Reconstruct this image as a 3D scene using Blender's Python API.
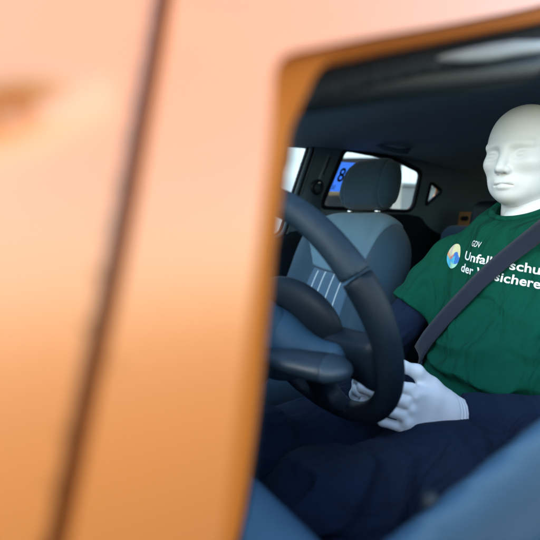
import bpy, bmesh, math, random
import numpy as np
from mathutils import Vector, Matrix
from mathutils.bvhtree import BVHTree

for o in list(bpy.data.objects):
    bpy.data.objects.remove(o)
scene = bpy.context.scene
col = scene.collection
R = math.radians

# ------------------------------------------------------------------ camera, sky, sun, exposure
cam_d = bpy.data.cameras.new('camera'); cam = bpy.data.objects.new('camera', cam_d); col.objects.link(cam)
AZ, PT = R(58.58), R(6.785)
look = Vector((-math.cos(AZ)*math.cos(PT), -math.sin(AZ)*math.cos(PT), -math.sin(PT)))
cam.location = (0.855, 0.916, 1.0)
cam.rotation_euler = look.to_track_quat('-Z', 'Y').to_euler()
cam_d.lens = 31.5; cam_d.sensor_width = 36; cam_d.clip_start = 0.01; cam_d.clip_end = 600
cam_d.dof.use_dof = True; cam_d.dof.focus_distance = 0.95; cam_d.dof.aperture_fstop = 4.2
scene.camera = cam

world = bpy.data.worlds.new('World'); scene.world = world; world.use_nodes = True
wn = world.node_tree.nodes; wl = world.node_tree.links
bg = wn['Background']; sky = wn.new('ShaderNodeTexSky'); sky.sky_type = 'NISHITA'; sky.sun_disc = False
SUN_EL, SUN_AZ = R(31), R(8)          # azimuth measured from +x (car front) towards +y (driver side)
sky.sun_elevation = SUN_EL; sky.sun_rotation = R(90) - SUN_AZ
sky.air_density = 1.5; sky.dust_density = .8
bg.inputs[1].default_value = 0.15
wl.new(sky.outputs[0], bg.inputs[0])
sun_d = bpy.data.lights.new('sun', 'SUN'); sun = bpy.data.objects.new('sun', sun_d); col.objects.link(sun)
sun_d.energy = .5; sun_d.angle = R(22); sun_d.color = (1, .95, .88)
sv = Vector((math.cos(SUN_EL)*math.cos(SUN_AZ), math.cos(SUN_EL)*math.sin(SUN_AZ), math.sin(SUN_EL)))
sun.rotation_euler = (-sv).to_track_quat('-Z', 'Y').to_euler(); sun.location = (2, 2, 5)
scene.view_settings.view_transform = 'Standard'; scene.view_settings.look = 'None'
scene.view_settings.gamma = 1; scene.view_settings.use_curve_mapping = False
scene.view_settings.exposure = 2.45

# ------------------------------------------------------------------ materials
def pm(name, c, rough=.6, metal=0., var=.12, vscale=18., bump=.0, bscale=300., coat=0., sheen=0., spec=.5,
       wrk=0., c2=None, stretch=None):
    m = bpy.data.materials.new(name); m.use_nodes = True
    n = m.node_tree.nodes; l = m.node_tree.links; b = n['Principled BSDF']
    b.inputs['Roughness'].default_value = rough; b.inputs['Metallic'].default_value = metal
    b.inputs['Coat Weight'].default_value = coat; b.inputs['Coat Roughness'].default_value = .22
    b.inputs['Sheen Weight'].default_value = sheen; b.inputs['Specular IOR Level'].default_value = spec
    tc = n.new('ShaderNodeTexCoord')
    src = tc.outputs['Object']
    if stretch:
        mp = n.new('ShaderNodeMapping'); mp.inputs['Scale'].default_value = stretch
        l.new(src, mp.inputs[0]); src = mp.outputs[0]
    nz = n.new('ShaderNodeTexNoise'); nz.inputs['Scale'].default_value = vscale; nz.inputs['Detail'].default_value = 5
    l.new(src, nz.inputs['Vector'])
    mx = n.new('ShaderNodeMix'); mx.data_type = 'RGBA'
    lo = [max(0, v*(1-var)) for v in c]; hi = [min(1, v*(1+var)) for v in (c2 or c)]
    mx.inputs[6].default_value = (*lo, 1); mx.inputs[7].default_value = (*hi, 1)
    l.new(nz.outputs[0], mx.inputs[0]); l.new(mx.outputs[2], b.inputs['Base Color'])
    rr = n.new('ShaderNodeMapRange'); rr.inputs[3].default_value = max(.02, rough-.07); rr.inputs[4].default_value = min(1, rough+.07)
    l.new(nz.outputs[0], rr.inputs[0]); l.new(rr.outputs[0], b.inputs['Roughness'])
    if bump:
        n2 = n.new('ShaderNodeTexNoise'); n2.inputs['Scale'].default_value = bscale; n2.inputs['Detail'].default_value = 3
        l.new(src, n2.inputs['Vector'])
        bp = n.new('ShaderNodeBump'); bp.inputs['Strength'].default_value = bump; bp.inputs['Distance'].default_value = .002
        l.new(n2.outputs[0], bp.inputs['Height']); l.new(bp.outputs[0], b.inputs['Normal'])
        if wrk:      # soft drape wrinkles under the weave
            mp2 = n.new('ShaderNodeMapping'); mp2.inputs['Rotation'].default_value = (.5, .2, .3); mp2.inputs['Scale'].default_value = (1, 1.7, .8)
            n3 = n.new('ShaderNodeTexNoise'); n3.inputs['Scale'].default_value = 11; n3.inputs['Detail'].default_value = 2.5; n3.inputs['Distortion'].default_value = .9
            l.new(src, mp2.inputs[0]); l.new(mp2.outputs[0], n3.inputs['Vector'])
            b3 = n.new('ShaderNodeBump'); b3.inputs['Strength'].default_value = wrk; b3.inputs['Distance'].default_value = .03
            l.new(n3.outputs[0], b3.inputs['Height']); l.new(b3.outputs[0], bp.inputs['Normal'])
    return m

def weave(name, c, c2, scale=900., rough=.9, bump=.5):
    """woven cloth: two crossed wave textures drive colour and relief"""
    m = pm(name, c, rough, var=.18, vscale=14., sheen=.15, spec=.25)
    n = m.node_tree.nodes; l = m.node_tree.links; b = n['Principled BSDF']
    tc = n.new('ShaderNodeTexCoord'); out = []
    for ax in ('X', 'Z'):
        w = n.new('ShaderNodeTexWave'); w.bands_direction = ax; w.inputs['Scale'].default_value = scale/6.28
        w.inputs['Distortion'].default_value = .6; l.new(tc.outputs['Object'], w.inputs['Vector']); out.append(w)
    ad = n.new('ShaderNodeMath'); ad.operation = 'ADD'; l.new(out[0].outputs['Fac'], ad.inputs[0]); l.new(out[1].outputs['Fac'], ad.inputs[1])
    bp = n.new('ShaderNodeBump'); bp.inputs['Strength'].default_value = bump; bp.inputs['Distance'].default_value = .0006
    l.new(ad.outputs[0], bp.inputs['Height']); l.new(bp.outputs[0], b.inputs['Normal'])
    return m

def glass(name, tint=(.9, .95, .95), gl=.08):
    m = bpy.data.materials.new(name); m.use_nodes = True
    n = m.node_tree.nodes; l = m.node_tree.links; n.remove(n['Principled BSDF'])
    t = n.new('ShaderNodeBsdfTransparent'); t.inputs[0].default_value = (*tint, 1)
    g = n.new('ShaderNodeBsdfGlossy'); g.inputs['Roughness'].default_value = .02
    lw_ = n.new('ShaderNodeLayerWeight'); pw = n.new('ShaderNodeMath'); pw.operation = 'POWER'; pw.inputs[1].default_value = 4.; fr = n.new('ShaderNodeMapRange'); fr.inputs[3].default_value = .03; fr.inputs[4].default_value = .7
    l.new(lw_.outputs['Facing'], pw.inputs[0]); l.new(pw.outputs[0], fr.inputs[0])
    nz = n.new('ShaderNodeTexNoise'); nz.inputs['Scale'].default_value = 6
    mr = n.new('ShaderNodeMapRange'); mr.inputs[3].default_value = .01; mr.inputs[4].default_value = .04
    l.new(nz.outputs[0], mr.inputs[0]); l.new(mr.outputs[0], g.inputs['Roughness'])
    mx = n.new('ShaderNodeMixShader'); l.new(fr.outputs[0], mx.inputs[0]); l.new(t.outputs[0], mx.inputs[1]); l.new(g.outputs[0], mx.inputs[2])
    l.new(mx.outputs[0], n['Material Output'].inputs[0])
    return m

M = {}
M['orange'] = pm('orange_paint', (.52, .146, .006), .6, .0, .04, 5., .03, 2500., coat=1.)
M['orange'].node_tree.nodes['Principled BSDF'].inputs['Coat IOR'].default_value = 2.0; M['orange'].node_tree.nodes['Principled BSDF'].inputs['Coat Roughness'].default_value = .42
M['orange_satin'] = pm('orange_frame_paint', (.52, .138, .014), .75, .0, .04, 5., .03, 2500., spec=.15)
M['rubber'] = pm('black_rubber', (.004, .006, .010), .75, spec=.2, bump=.2, bscale=500)
M['black'] = pm('black_plastic', (.004, .010, .018), .55, spec=.25, bump=.25, bscale=700)
M['dash'] = pm('blue_grey_plastic', (.018, .056, .104), .62, spec=.35, bump=.35, bscale=650)
M['stalk_end'] = pm('stalk_end_plastic', (.02, .038, .058), .42, bump=.2, bscale=700)
M['stalk'] = pm('stalk_plastic', (.012, .024, .038), .42, bump=.2, bscale=700)
M['trim'] = pm('grey_trim', (.10, .165, .225), .6, bump=.3, bscale=600)
M['door_frame'] = pm('door_frame_grey', (.12, .19, .26), .35, bump=.1)
M['headliner'] = pm('headliner_cloth', (.24, .33, .38), .95, bump=.5, bscale=900, sheen=.1)
M['carpet'] = pm('carpet', (.012, .016, .022), .98, bump=1., bscale=500)
M['leather'] = pm('black_leather', (.005, .012, .022), .5, spec=.25, var=.3, bump=.35, bscale=420)
M['leather_top'] = pm('worn_leather', (.014, .03, .05), .48, spec=.3, var=.35, vscale=90, bump=.45, bscale=520)
M['seat_dark'] = weave('seat_cloth_dark', (.018, .048, .082), (.022, .055, .09), 700)
M['seat_light'] = weave('seat_cloth_light', (.085, .165, .235), (.11, .2, .275), 700)
M['seat_mid'] = weave('seat_cloth_centre', (.05, .105, .17), (.06, .12, .185), 700)
M['stripe'] = pm('seat_piping', (.45, .55, .62), .7, bump=.3)
M['chrome'] = pm('chrome', (.75, .77, .8), .18, 1.)
M['screen'] = glass('windscreen_glass', (.58, .64, .67)); M['glass'] = glass('clear_glass'); M['tint'] = glass('tinted_glass', (.8, .87, .88))
M['plaster'] = pm('white_mannequin_skin', (.83, .825, .84), .48, var=.05, vscale=30, bump=.06, bscale=240, spec=.35)
M['green'] = pm('green_jersey', (.001, .068, .042), .9, var=.1, vscale=40, bump=.35, bscale=1400, spec=.15, wrk=.85)
M['navy'] = pm('navy_cloth', (.007, .016, .044), .92, var=.2, vscale=30, bump=.5, bscale=900, spec=.2, wrk=.7)
M['jeans'] = pm('navy_twill', (.0065, .016, .040), .92, var=.25, vscale=25, bump=.6, bscale=800, spec=.2, wrk=.8)
M['white_print'] = pm('white_print', (.82, .83, .83), .7, var=.03)
M['belt'] = weave('belt_webbing', (.011, .017, .036), (.015, .02, .04), 2200, .65, .5)
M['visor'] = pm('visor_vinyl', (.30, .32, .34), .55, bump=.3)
M['blue_sign'] = pm('blue_film', (.06, .16, .72), .5, var=.06)
M['ink'] = pm('dark_ink', (.006, .01, .03), .6)
M['asphalt'] = pm('asphalt', (.06, .06, .062), .9, var=.35, vscale=3., bump=.6, bscale=60)
M['van'] = pm('dark_paint', (.004, .005, .008), .7, spec=.2)
M['red_lens'] = pm('red_lens', (.25, .01, .01), .2)
M['concrete'] = pm('concrete', (.16, .17, .17), .9, var=.25, vscale=2.5, bump=.4, bscale=40)
M['white_wall'] = pm('white_cladding', (.74, .75, .75), .7, var=.08, vscale=1.5)
M['card'] = pm('brown_card', (.36, .2, .1), .85, var=.2, vscale=25)
M['tyre'] = pm('tyre', (.015, .015, .015), .85, bump=.4, bscale=60)
M['alloy'] = pm('alloy', (.4, .41, .42), .35, .8)

# ------------------------------------------------------------------ object helpers
def link(name, me, mat, parent=None, smooth=True):
    o = bpy.data.objects.new(name, me); col.objects.link(o)
    for m in (mat if isinstance(mat, (list, tuple)) else [mat]):
        me.materials.append(m)
    if smooth and len(me.polygons):
        me.polygons.foreach_set('use_smooth', np.ones(len(me.polygons), bool))
    if parent:
        o.parent = parent
        if parent.get('world_parts'): o.location = -parent.location
    return o
def tag(o, label=None, cat=None, group=None, kind=None):
    for k, v in (('label', label), ('category', cat), ('group', group), ('kind', kind)):
        if v: o[k] = v
    return o
def empty(name, parent=None, loc=(0, 0, 0)):
    o = bpy.data.objects.new(name, None); col.objects.link(o); o.empty_display_size = .05
    o.location = loc
    if parent: o.parent = parent
    return o
def np_mesh(name, V, F):
    me = bpy.data.meshes.new(name); n = len(V); k = F.shape[1]
    me.vertices.add(n); me.vertices.foreach_set('co', np.ascontiguousarray(V, np.float32).ravel())
    me.loops.add(F.size); me.loops.foreach_set('vertex_index', np.ascontiguousarray(F, np.int32).ravel())
    me.polygons.add(len(F)); me.polygons.foreach_set('loop_start', np.arange(0, F.size, k, dtype=np.int32))
    me.update(calc_edges=True); me.validate()
    return me
def box_mesh(name, lo, hi, bev=.004, seg=2):
    bm = bmesh.new(); bmesh.ops.create_cube(bm, size=1)
    lo, hi = Vector(lo), Vector(hi)
    for v in bm.verts: v.co = Vector([(lo[i]+hi[i])/2 + v.co[i]*(hi[i]-lo[i]) for i in range(3)])
    if bev: bmesh.ops.bevel(bm, geom=bm.edges[:], offset=bev, segments=seg, affect='EDGES', profile=.6)
    me = bpy.data.meshes.new(name); bm.to_mesh(me); bm.free(); return me
def tube_mesh(name, pts, r, n=12, closed=False):
    """swept round tube; r is a number or one number per point"""
    P = [Vector(p) for p in pts]; k = len(P); V = []; F = []
    rs = r if hasattr(r, '__len__') else [r]*k
    prev = None
    for i, p in enumerate(P):
        t = ((P[(i+1) % k] if (closed or i < k-1) else p) - (P[i-1] if (closed or i > 0) else p)).normalized()
        if prev is None: a = t.orthogonal().normalized()
        else: a = (prev - t*prev.dot(t)).normalized()
        prev = a; b = t.cross(a)
        for j in range(n):
            w = 2*math.pi*j/n; V.append(p + (a*math.cos(w)+b*math.sin(w))*rs[i])
    for i in range(k if closed else k-1):
        for j in range(n):
            i2 = (i+1) % k
            F.append((i*n+j, i*n+(j+1) % n, i2*n+(j+1) % n, i2*n+j))
    if not closed:
        F.append(tuple(range(n))[::-1]); F.append(tuple((k-1)*n+j for j in range(n)))
    me = bpy.data.meshes.new(name); me.from_pydata([v[:] for v in V], [], F); me.update(); return me

# ------------------------------------------------------------------ signed distance helpers + surface nets
f32 = np.float32
def arr(*a): return np.array(a, f32)
def ell(P, c, r, Rm=None):
    q = P - arr(*c)
    if Rm is not None: q = q @ Rm
    r = arr(*r); k0 = np.sqrt(((q/r)**2).sum(-1)); k1 = np.sqrt(((q/(r*r))**2).sum(-1)) + 1e-9
    return k0*(k0-1)/k1
def cap(P, a, b, ra, rb=None):
    rb = ra if rb is None else rb
    a = arr(*a); b = arr(*b); d = b-a
    t = np.clip(((P-a) @ d)/max(1e-9, float(d @ d)), 0, 1)
    q = P - a - t[..., None]*d
    return np.sqrt((q*q).sum(-1)) - (ra + (rb-ra)*t)
def rbox(P, c, half, rad, Rm=None):
    q = P - arr(*c)
    if Rm is not None: q = q @ Rm
    q = np.abs(q) - (arr(*half)-rad)
    return np.sqrt((np.maximum(q, 0)**2).sum(-1)) + np.minimum(q.max(-1), 0) - rad
def smin(a, b, k):
    h = np.maximum(k-np.abs(a-b), 0)/k; return np.minimum(a, b) - h*h*k*.25
def smax(a, b, k): return -smin(-a, -b, k)
def chain(P, pts, rs, k=.006):
    d = None
    for i in range(len(pts)-1):
        c = cap(P, pts[i], pts[i+1], rs[i], rs[i+1]); d = c if d is None else smin(d, c, k)
    return d
def rotm(x=0, y=0, z=0):
    return np.array(Matrix.Rotation(R(z), 3, 'Z') @ Matrix.Rotation(R(y), 3, 'Y') @ Matrix.Rotation(R(x), 3, 'X'), f32)
_rs = np.random.RandomState(3); _lat = _rs.rand(32, 32, 32).astype(f32)*2-1
def vnoise(P, s, off=0.):
    q = P*f32(s)+f32(off); i = np.floor(q).astype(int); t = (q-i).astype(f32); t = t*t*(3-2*t); i &= 31; j = (i+1) & 31
    def L(a, b, c): return _lat[a[..., 0], b[..., 1], c[..., 2]]
    x, y, z = t[..., 0], t[..., 1], t[..., 2]
    c00 = L(i, i, i)*(1-x)+L(j, i, i)*x; c10 = L(i, j, i)*(1-x)+L(j, j, i)*x
    c01 = L(i, i, j)*(1-x)+L(j, i, j)*x; c11 = L(i, j, j)*(1-x)+L(j, j, j)*x
    return (c00*(1-y)+c10*y)*(1-z)+(c01*(1-y)+c11*y)*z
def nets(F, lo, h):
    S = F < 0; n = tuple(s-1 for s in F.shape)
    sl = lambda A, o: A[o[0]:o[0]+n[0], o[1]:o[1]+n[1], o[2]:o[2]+n[2]]
    cs = [(a, b, c) for a in (0, 1) for b in (0, 1) for c in (0, 1)]
    cnt = sum(sl(S, o).astype(np.int8) for o in cs); mix = (cnt > 0) & (cnt < 8)
    cell = np.argwhere(mix); N = len(cell)
    idx = np.full(n, -1, np.int32); idx[mix] = np.arange(N)
    val = {o: sl(F, o)[mix] for o in cs}
    pos = np.zeros((N, 3), f32); k = np.zeros(N, f32)
    for a in cs:
        for ax in range(3):
            if a[ax]: continue
            b = list(a); b[ax] = 1; b = tuple(b)
            fa, fb = val[a], val[b]; x = (fa < 0) != (fb < 0)
            t = np.where(x, fa/np.where(x, fa-fb, 1), 0)
            p = np.tile(arr(*a), (N, 1)); p[:, ax] += t; pos += p*x[:, None]; k += x
    V = (cell + pos/k[:, None])*h + np.array(lo)
    Q = []
    for ax in range(3):
        u, v = (ax+1) % 3, (ax+2) % 3
        def cut(A, d): 
            s = [slice(None)]*3; s[ax] = slice(d, A.shape[ax]-1+d); s[u] = slice(1, -1); s[v] = slice(1, -1); return A[tuple(s)]
        s0, s1 = cut(S, 0), cut(S, 1); e = np.argwhere(s0 != s1)
        if not len(e): continue
        flip = s1[tuple(e.T)]; e[:, u] += 1; e[:, v] += 1
        def g(du, dv):
            c = e.copy(); c[:, u] += du; c[:, v] += dv; return idx[tuple(c.T)]
        q = np.stack([g(-1, -1), g(0, -1), g(0, 0), g(-1, 0)], 1); q[flip] = q[flip][:, ::-1]; Q.append(q)
    return V, np.concatenate(Q)
def sdf_mesh(name, fn, lo, hi, h):
    lo = np.array(lo, float); n = np.ceil((np.array(hi)-lo)/h).astype(int)+1
    ax = [(lo[i]+np.arange(n[i])*h).astype(f32) for i in range(3)]
    F = np.empty(n, f32); step = max(1, int(1.2e6/(n[1]*n[2])))
    for i in range(0, n[0], step):
        P = np.stack(np.meshgrid(ax[0][i:i+step], ax[1], ax[2], indexing='ij'), -1); F[i:i+step] = fn(P)
    V, Q = nets(F, lo, h)
    return np_mesh(name, V, Q)

def round_poly(pts, r, n=6):
    """round every corner of a closed polygon"""
    out = []; k = len(pts); rr = r if hasattr(r, '__len__') else [r]*k
    for i in range(k):
        p = Vector(pts[i]); a = Vector(pts[i-1])-p; b = Vector(pts[(i+1) % k])-p
        d = min(rr[i], a.length*.45, b.length*.45)
        A = p+a.normalized()*d; B = p+b.normalized()*d
        for j in range(n+1):
            t = j/n; out.append(((1-t)**2*A + 2*t*(1-t)*p + t*t*B)[:])
    return out
def poly_sd(X, Z, pts):
    d = np.full(X.shape, 1e9, f32); s = np.zeros(X.shape, bool); k = len(pts)
    for i in range(k):
        ax_, az_ = pts[i-1]; bx, bz = pts[i]; ex, ez = bx-ax_, bz-az_
        wx, wz = X-ax_, Z-az_; t = np.clip((wx*ex+wz*ez)/max(1e-12, ex*ex+ez*ez), 0, 1)
        d = np.minimum(d, (wx-ex*t)**2+(wz-ez*t)**2)
        c = (az_ > Z) != (bz > Z)
        if ez != 0: s ^= c & (X < ex*(Z-az_)/ez+ax_)
    return np.where(s, -np.sqrt(d), np.sqrt(d))
def panel_mesh(name, outer, holes, ymap, t, h, rnd=.004, snap=False, sharp=28):
    """pressed sheet of thickness t lying on y = ymap(x, z), outline and holes given in (x, z)"""
    xs = [p[0] for p in outer]; zs = [p[1] for p in outer]; pad = 3*h
    x = np.arange(min(xs)-pad, max(xs)+pad, h, dtype=f32); z = np.arange(min(zs)-pad, max(zs)+pad, h, dtype=f32)
    X, Z = np.meshgrid(x, z, indexing='ij'); D = poly_sd(X, Z, outer)
    for q in holes: D = smax(D, -poly_sd(X, Z, q), rnd)
    Y = ymap(X, Z)
    # work in a frame flattened on the sheet, then put the curvature back
    w = np.arange(-t/2-pad, t/2+pad+h, min(h, t/3), dtype=f32); hw = w[1]-w[0]
    F = smax(D[:, None, :], (np.abs(w)-t/2)[None, :, None].astype(f32)+np.zeros_like(D)[:, None, :], rnd).astype(f32)
    V, Q = nets(F, (0, 0, 0), 1.)
    vx = x[0]+V[:, 0]*h; vz = z[0]+V[:, 2]*h; vw = w[0]+V[:, 1]*hw
    if snap:       # true the outline: pull the border vertices exactly onto it
        def dist(a, b):
            d = poly_sd(a, b, outer)
            for q in holes: d = np.maximum(d, -poly_sd(a, b, q))
            return d
        k = np.where(dist(vx, vz) > -.7*h)[0]
        for _ in range(2):
            a, b = vx[k], vz[k]; d = dist(a, b); e = h*.1; gx = (dist(a+e, b)-dist(a-e, b))/(2*e); gz = (dist(a, b+e)-dist(a, b-e))/(2*e); gl = gx*gx+gz*gz+1e-6
            vx[k] = a-np.clip(d*gx/gl, -h, h); vz[k] = b-np.clip(d*gz/gl, -h, h)
        vw = np.where(np.abs(np.abs(vw)-t/2) < .7*hw, np.sign(vw)*t/2, vw)
    V = np.stack([vx, ymap(vx.astype(f32), vz.astype(f32))+vw, vz], 1)
    me = np_mesh(name, V, Q); me.polygons.foreach_set('use_smooth', np.ones(len(me.polygons), bool)); me.set_sharp_from_angle(angle=R(sharp))
    return me

# ------------------------------------------------------------------ setting
def ground():
    me = bpy.data.meshes.new('ground'); s = 250
    me.from_pydata([(-s, -s, 0), (s, -s, 0), (s, s, 0), (-s, s, 0)], [], [(0, 1, 2, 3)])
    tag(link('ground', me, M['asphalt'], smooth=False), 'grey asphalt yard under the car', 'ground', kind='structure')
ground()

# white clad hall beyond the car
hall = empty('hall', loc=(-6, -11, 0)); tag(hall, 'white clad hall with vertical panel joints behind the low wall', 'building')
link('wall', box_mesh('wall', (-16, -6, 0), (22, -.1, 6.0), 0), M['white_wall'], hall, False)
pan = box_mesh('panel', (-.59, -.1, .3), (.59, 0, 6.1), .02, 1)
for i in range(31):
    o = link('panel', pan, [] if i else M['white_wall'], hall, False); o.location = (-15.3+1.2*i, 0, 0)
link('plinth', box_mesh('plinth', (-16, -.12, 0), (22, .03, .3), 0), M['concrete'], hall, False)
# concrete wall
lw = empty('low_wall', loc=(-7.5, -5.2, 0)); tag(lw, 'low grey concrete wall in front of the white hall', 'wall')
link('coping', box_mesh('coping', (-4.2, -.16, 1.48), (1.99, .16, 1.54), .01), M['concrete'], lw, False)
blk = box_mesh('block', (-.6, -.12, 0), (.6, .12, 1.48), .012)
for i in range(5):
    o = link('block', blk, [] if i else M['concrete'], lw, False); o.location = (-3.5+1.22*i, 0, 0)

# dark van seen tail-on through the far rear window
van = empty('van', loc=(-5.83, -6.44, 0)); van.rotation_euler.z = R(-38); tag(van, 'dark van parked beyond the far rear window', 'van')
def vanf(P):
    d = rbox(P, (0, -2.1, 1.16), (.80, 2.1, .98), .10)
    d = smax(d, -cap(P, (-2, -.8, .3), (2, -.8, .3), .36), .02); d = smax(d, -cap(P, (-2, -3.3, .3), (2, -3.3, .3), .36), .02)
    return d
link('body', sdf_mesh('body', vanf, (-.95, -4.3, .1), (.95, .1, 2.2), .035), M['van'], van)
link('rear_window', box_mesh('rear_window', (-.66, -.02, 1.15), (.66, .012, 1.7), .01), M['tint'], van)
for s in (-1, 1):
    link('tail_light', box_mesh('tail_light', (s*.72-.05, -.06, .6), (s*.72+.05, .014, .95), .02), M['red_lens'], van)
link('bumper', box_mesh('bumper', (-.84, -.1, .3), (.84, .09, .52), .05), M['black'], van)
def wheel_parts(parent, x, y, z, rad, w):
    e = empty('wheel', parent, (x, y, z))
    ty = tube_mesh('tyre', [((rad-w*.45)*math.cos(a), 0, (rad-w*.45)*math.sin(a)) for a in np.linspace(0, 2*math.pi, 36, endpoint=False)], w*.45, 12, True)
    for v in ty.vertices: v.co.y *= 1.1
    link('tyre', ty, M['tyre'], e)
    def rimf(P):
        rr = np.sqrt(P[..., 0]**2+P[..., 2]**2); a = np.arctan2(P[..., 2], P[..., 0])
        hole = np.abs(((a/(2*math.pi)*5) % 1)-.5)*rr*1.1-.018
        d = np.maximum(rr-rad*.68, np.abs(P[..., 1])-.03)
        return np.maximum(d, np.minimum(np.minimum(.07-rr, rr-rad*.56)*-1, 1)*0 + np.where((rr > .07) & (rr < rad*.56), -hole*-1*-1, -1))
    link('rim', sdf_mesh('rim', rimf, (-.24, -.05, -.24), (.24, .05, .24), .012), M['alloy'], e)
for x in (-.8, .8):
    for y in (-.8, -3.3): wheel_parts(van, x, y, .31, .31, .2)

# ------------------------------------------------------------------ the car: +x front, +y driver's side
car = empty('car'); tag(car, 'orange compact hatchback with a blue-grey cloth interior seen through its open driver window', 'car')

def side_y(x, z):
    z = np.asarray(z, f32); x = np.asarray(x, f32)
    t = z-.96; a = np.clip(t, 0, .10); q = np.clip(-t, 0, .10)      # shoulder line at z = 0.96
    y = .797-2.6*a*a-.35*np.maximum(t-.10, 0)-2.0*q*q-.10*np.maximum(-t-.10, 0)-.12*np.maximum(.62-z, 0)
    return (y - .10*np.maximum(x-1.0, 0)**2 - .06*np.maximum(-.9-x, 0)).astype(f32)
def flange_y(x, z): return side_y(x, z)-.011

# outline of the driver door and of its window (x, z)
win_skin = round_poly([(.7723, 1.0499), (.7862, 1.0039), (.7926, .9763), (.7973, .9428), (.7994, .9038), (.808, .765), (-.215, .79), (-.30, 1.262), (-.18, 1.285), (.18, 1.255), (.39, 1.19), (.5865, 1.1127), (.6802, 1.0809), (.7306, 1.0647)],
                      [.010, .02, .02, .02, .03, .02, .03, .03, .1, .12, .1, .05, .03, .03])
win_flange = round_poly([(.7393, 1.0563), (.7508, 1.0319), (.7614, 1.005), (.7671, .9837), (.7719, .9444), (.773, .9038), (.7715, .8674), (.778, .755), (-.20, .78), (-.285, 1.25), (-.18, 1.272), (.18, 1.248), (.36, 1.184), (.5284, 1.1243), (.6416, 1.0881), (.7033, 1.0684)],
                        [.008, .02, .02, .02, .02, .02, .03, .02, .03, .03, .1, .12, .1, .05, .03, .03])
door_out = round_poly([(.792, 1.098), (.8015, 1.0661), (.8167, 1.0197), (.8257, .9867), (.8337, .957), (.841, .9228), (.858, .84), (.865, .5), (.78, .30), (-.22, .30), (-.30, .84), (-.368, 1.29), (-.2, 1.335), (.2, 1.305), (.40, 1.243), (.58, 1.17)],
                      [.02, .03, .03, .03, .03, .03, .1, .1, .1, .06, .06, .04, .1, .1, .1, .1])
def flange_y(x, z):
    x = np.asarray(x, f32); z = np.asarray(z, f32)
    return side_y(x, z)-.0085-.70*np.maximum(-poly_sd(x, z, win_skin), 0)
door = empty('front_door', car)
link('door_skin', panel_mesh('door_skin', door_out, [win_skin], side_y, .014, .003, .002, True, 40), M['orange'], door)
fl_out = [(p[0]-.012, p[1]) for p in door_out]
link('window_frame', panel_mesh('window_frame', [(.79, 1.08), (.80, 1.05), (.85, .84), (.85, .7), (-.3, .7), (-.35, 1.28), (-.2, 1.32), (.2, 1.29), (.4, 1.23), (.58, 1.155)], [win_flange], flange_y, .012, .0035, .006), M['orange_satin'], door)
def offset_poly(pts, d):
    k = len(pts); out = []
    area = sum(pts[i-1][0]*pts[i][1]-pts[i][0]*pts[i-1][1] for i in range(k)); s = 1 if area > 0 else -1
    for i in range(k):
        a, p, b = Vector(pts[i-1]), Vector(pts[i]), Vector(pts[(i+1) % k]); t = (b-a).normalized()
        out.append((p.x+s*t.y*d, p.y-s*t.x*d))
    return out
# rubber run channel round the opening, set inside the orange frame
link('window_seal', panel_mesh('window_seal', offset_poly(win_flange, .010), [offset_poly(win_flange, -.011)], lambda x, z: side_y(x, z)-.042, .020, .005, .006), M['rubber'], door)
# inner door trim: sill sloping towards the cabin
def trimf(P):
    x, y, z = P[..., 0], P[..., 1], P[..., 2]
    zt = .829+(.672-x)*.237; zt = np.where(x < .3, .917, zt)
    d = smax(z-zt-.10*(y-.74)*0, .735-y - .25*np.maximum(zt-z-.02, 0), .03)
    d = smax(d, y-np.minimum(.757, side_y(x, z)-.016), .01); d = smax(d, .42-z, .02); d = smax(d, x-.74, .04); d = smax(d, -.24-x, .03)
    arm = rbox(P, (.18, .69, .66), (.27, .045, .035), .03)
    return smin(d, arm, .04)
link('door_trim', sdf_mesh('door_trim', trimf, (-.28, .63, .38), (.78, .80, .94), .010), M['dash'], door)
link('lock_pin', tube_mesh('lock_pin', [(.637, .741, .81), (.637, .741, .832), (.637, .741, .836)], [.005, .005, .003], 12), M['black'], door)

# front wing, front pillar and the skin round the door
wing = round_poly([(.797, 1.104), (.8076, 1.0661), (.8228, 1.0197), (.8318, .9867), (.8398, .957), (.8471, .9228), (.8641, .84), (.8711, .50), (.80, .26), (.98, .26), (1.0, .5), (1.12, .66), (1.40, .68), (1.62, .55), (1.68, .3), (1.95, .32), (1.98, .62), (1.5, .86), (1.1, .97), (1.02, 1.035), (.86, 1.125), (.62, 1.225), (.42, 1.30), (.24, 1.345), (.2, 1.312), (.40, 1.25), (.58, 1.178)],
                  [.02, .03, .03, .03, .03, .03, .05, .1, .03, .03, .1, .1, .1, .1, .03, .05, .1, .1, .05, .05, .1, .1, .1, .02, .02, .1, .1])
def wing_y(x, z):      # soft pressed joint between wing and pillar, fading out towards the door
    x = np.asarray(x, f32); g = np.exp(-((z-1.0289+(x-.8279)*.37)/.0055)**2)*np.clip((x-.824)/.022, 0, 1)
    return (side_y(x, z)+.0015-.0075*g).astype(f32)
link('front_wing', panel_mesh('front_wing', wing, [], wing_y, .012, .003, .002, True, 40), M['orange'], car)
link('shut_line_backing', panel_mesh('shut_line_backing', [(.9, .3), (.92, .95), (1.0, .98), (1.0, 1.03), (.86, 1.10), (.62, 1.2), (.42, 1.28), (.2, 1.33), (.2, 1.28), (.42, 1.22), (.62, 1.15), (.78, 1.085), (.80, 1.0), (.822, .93), (.84, .84), (.84, .3)], [], lambda x, z: side_y(x, z)-.012, .008, .008), M['orange'], car)

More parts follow.
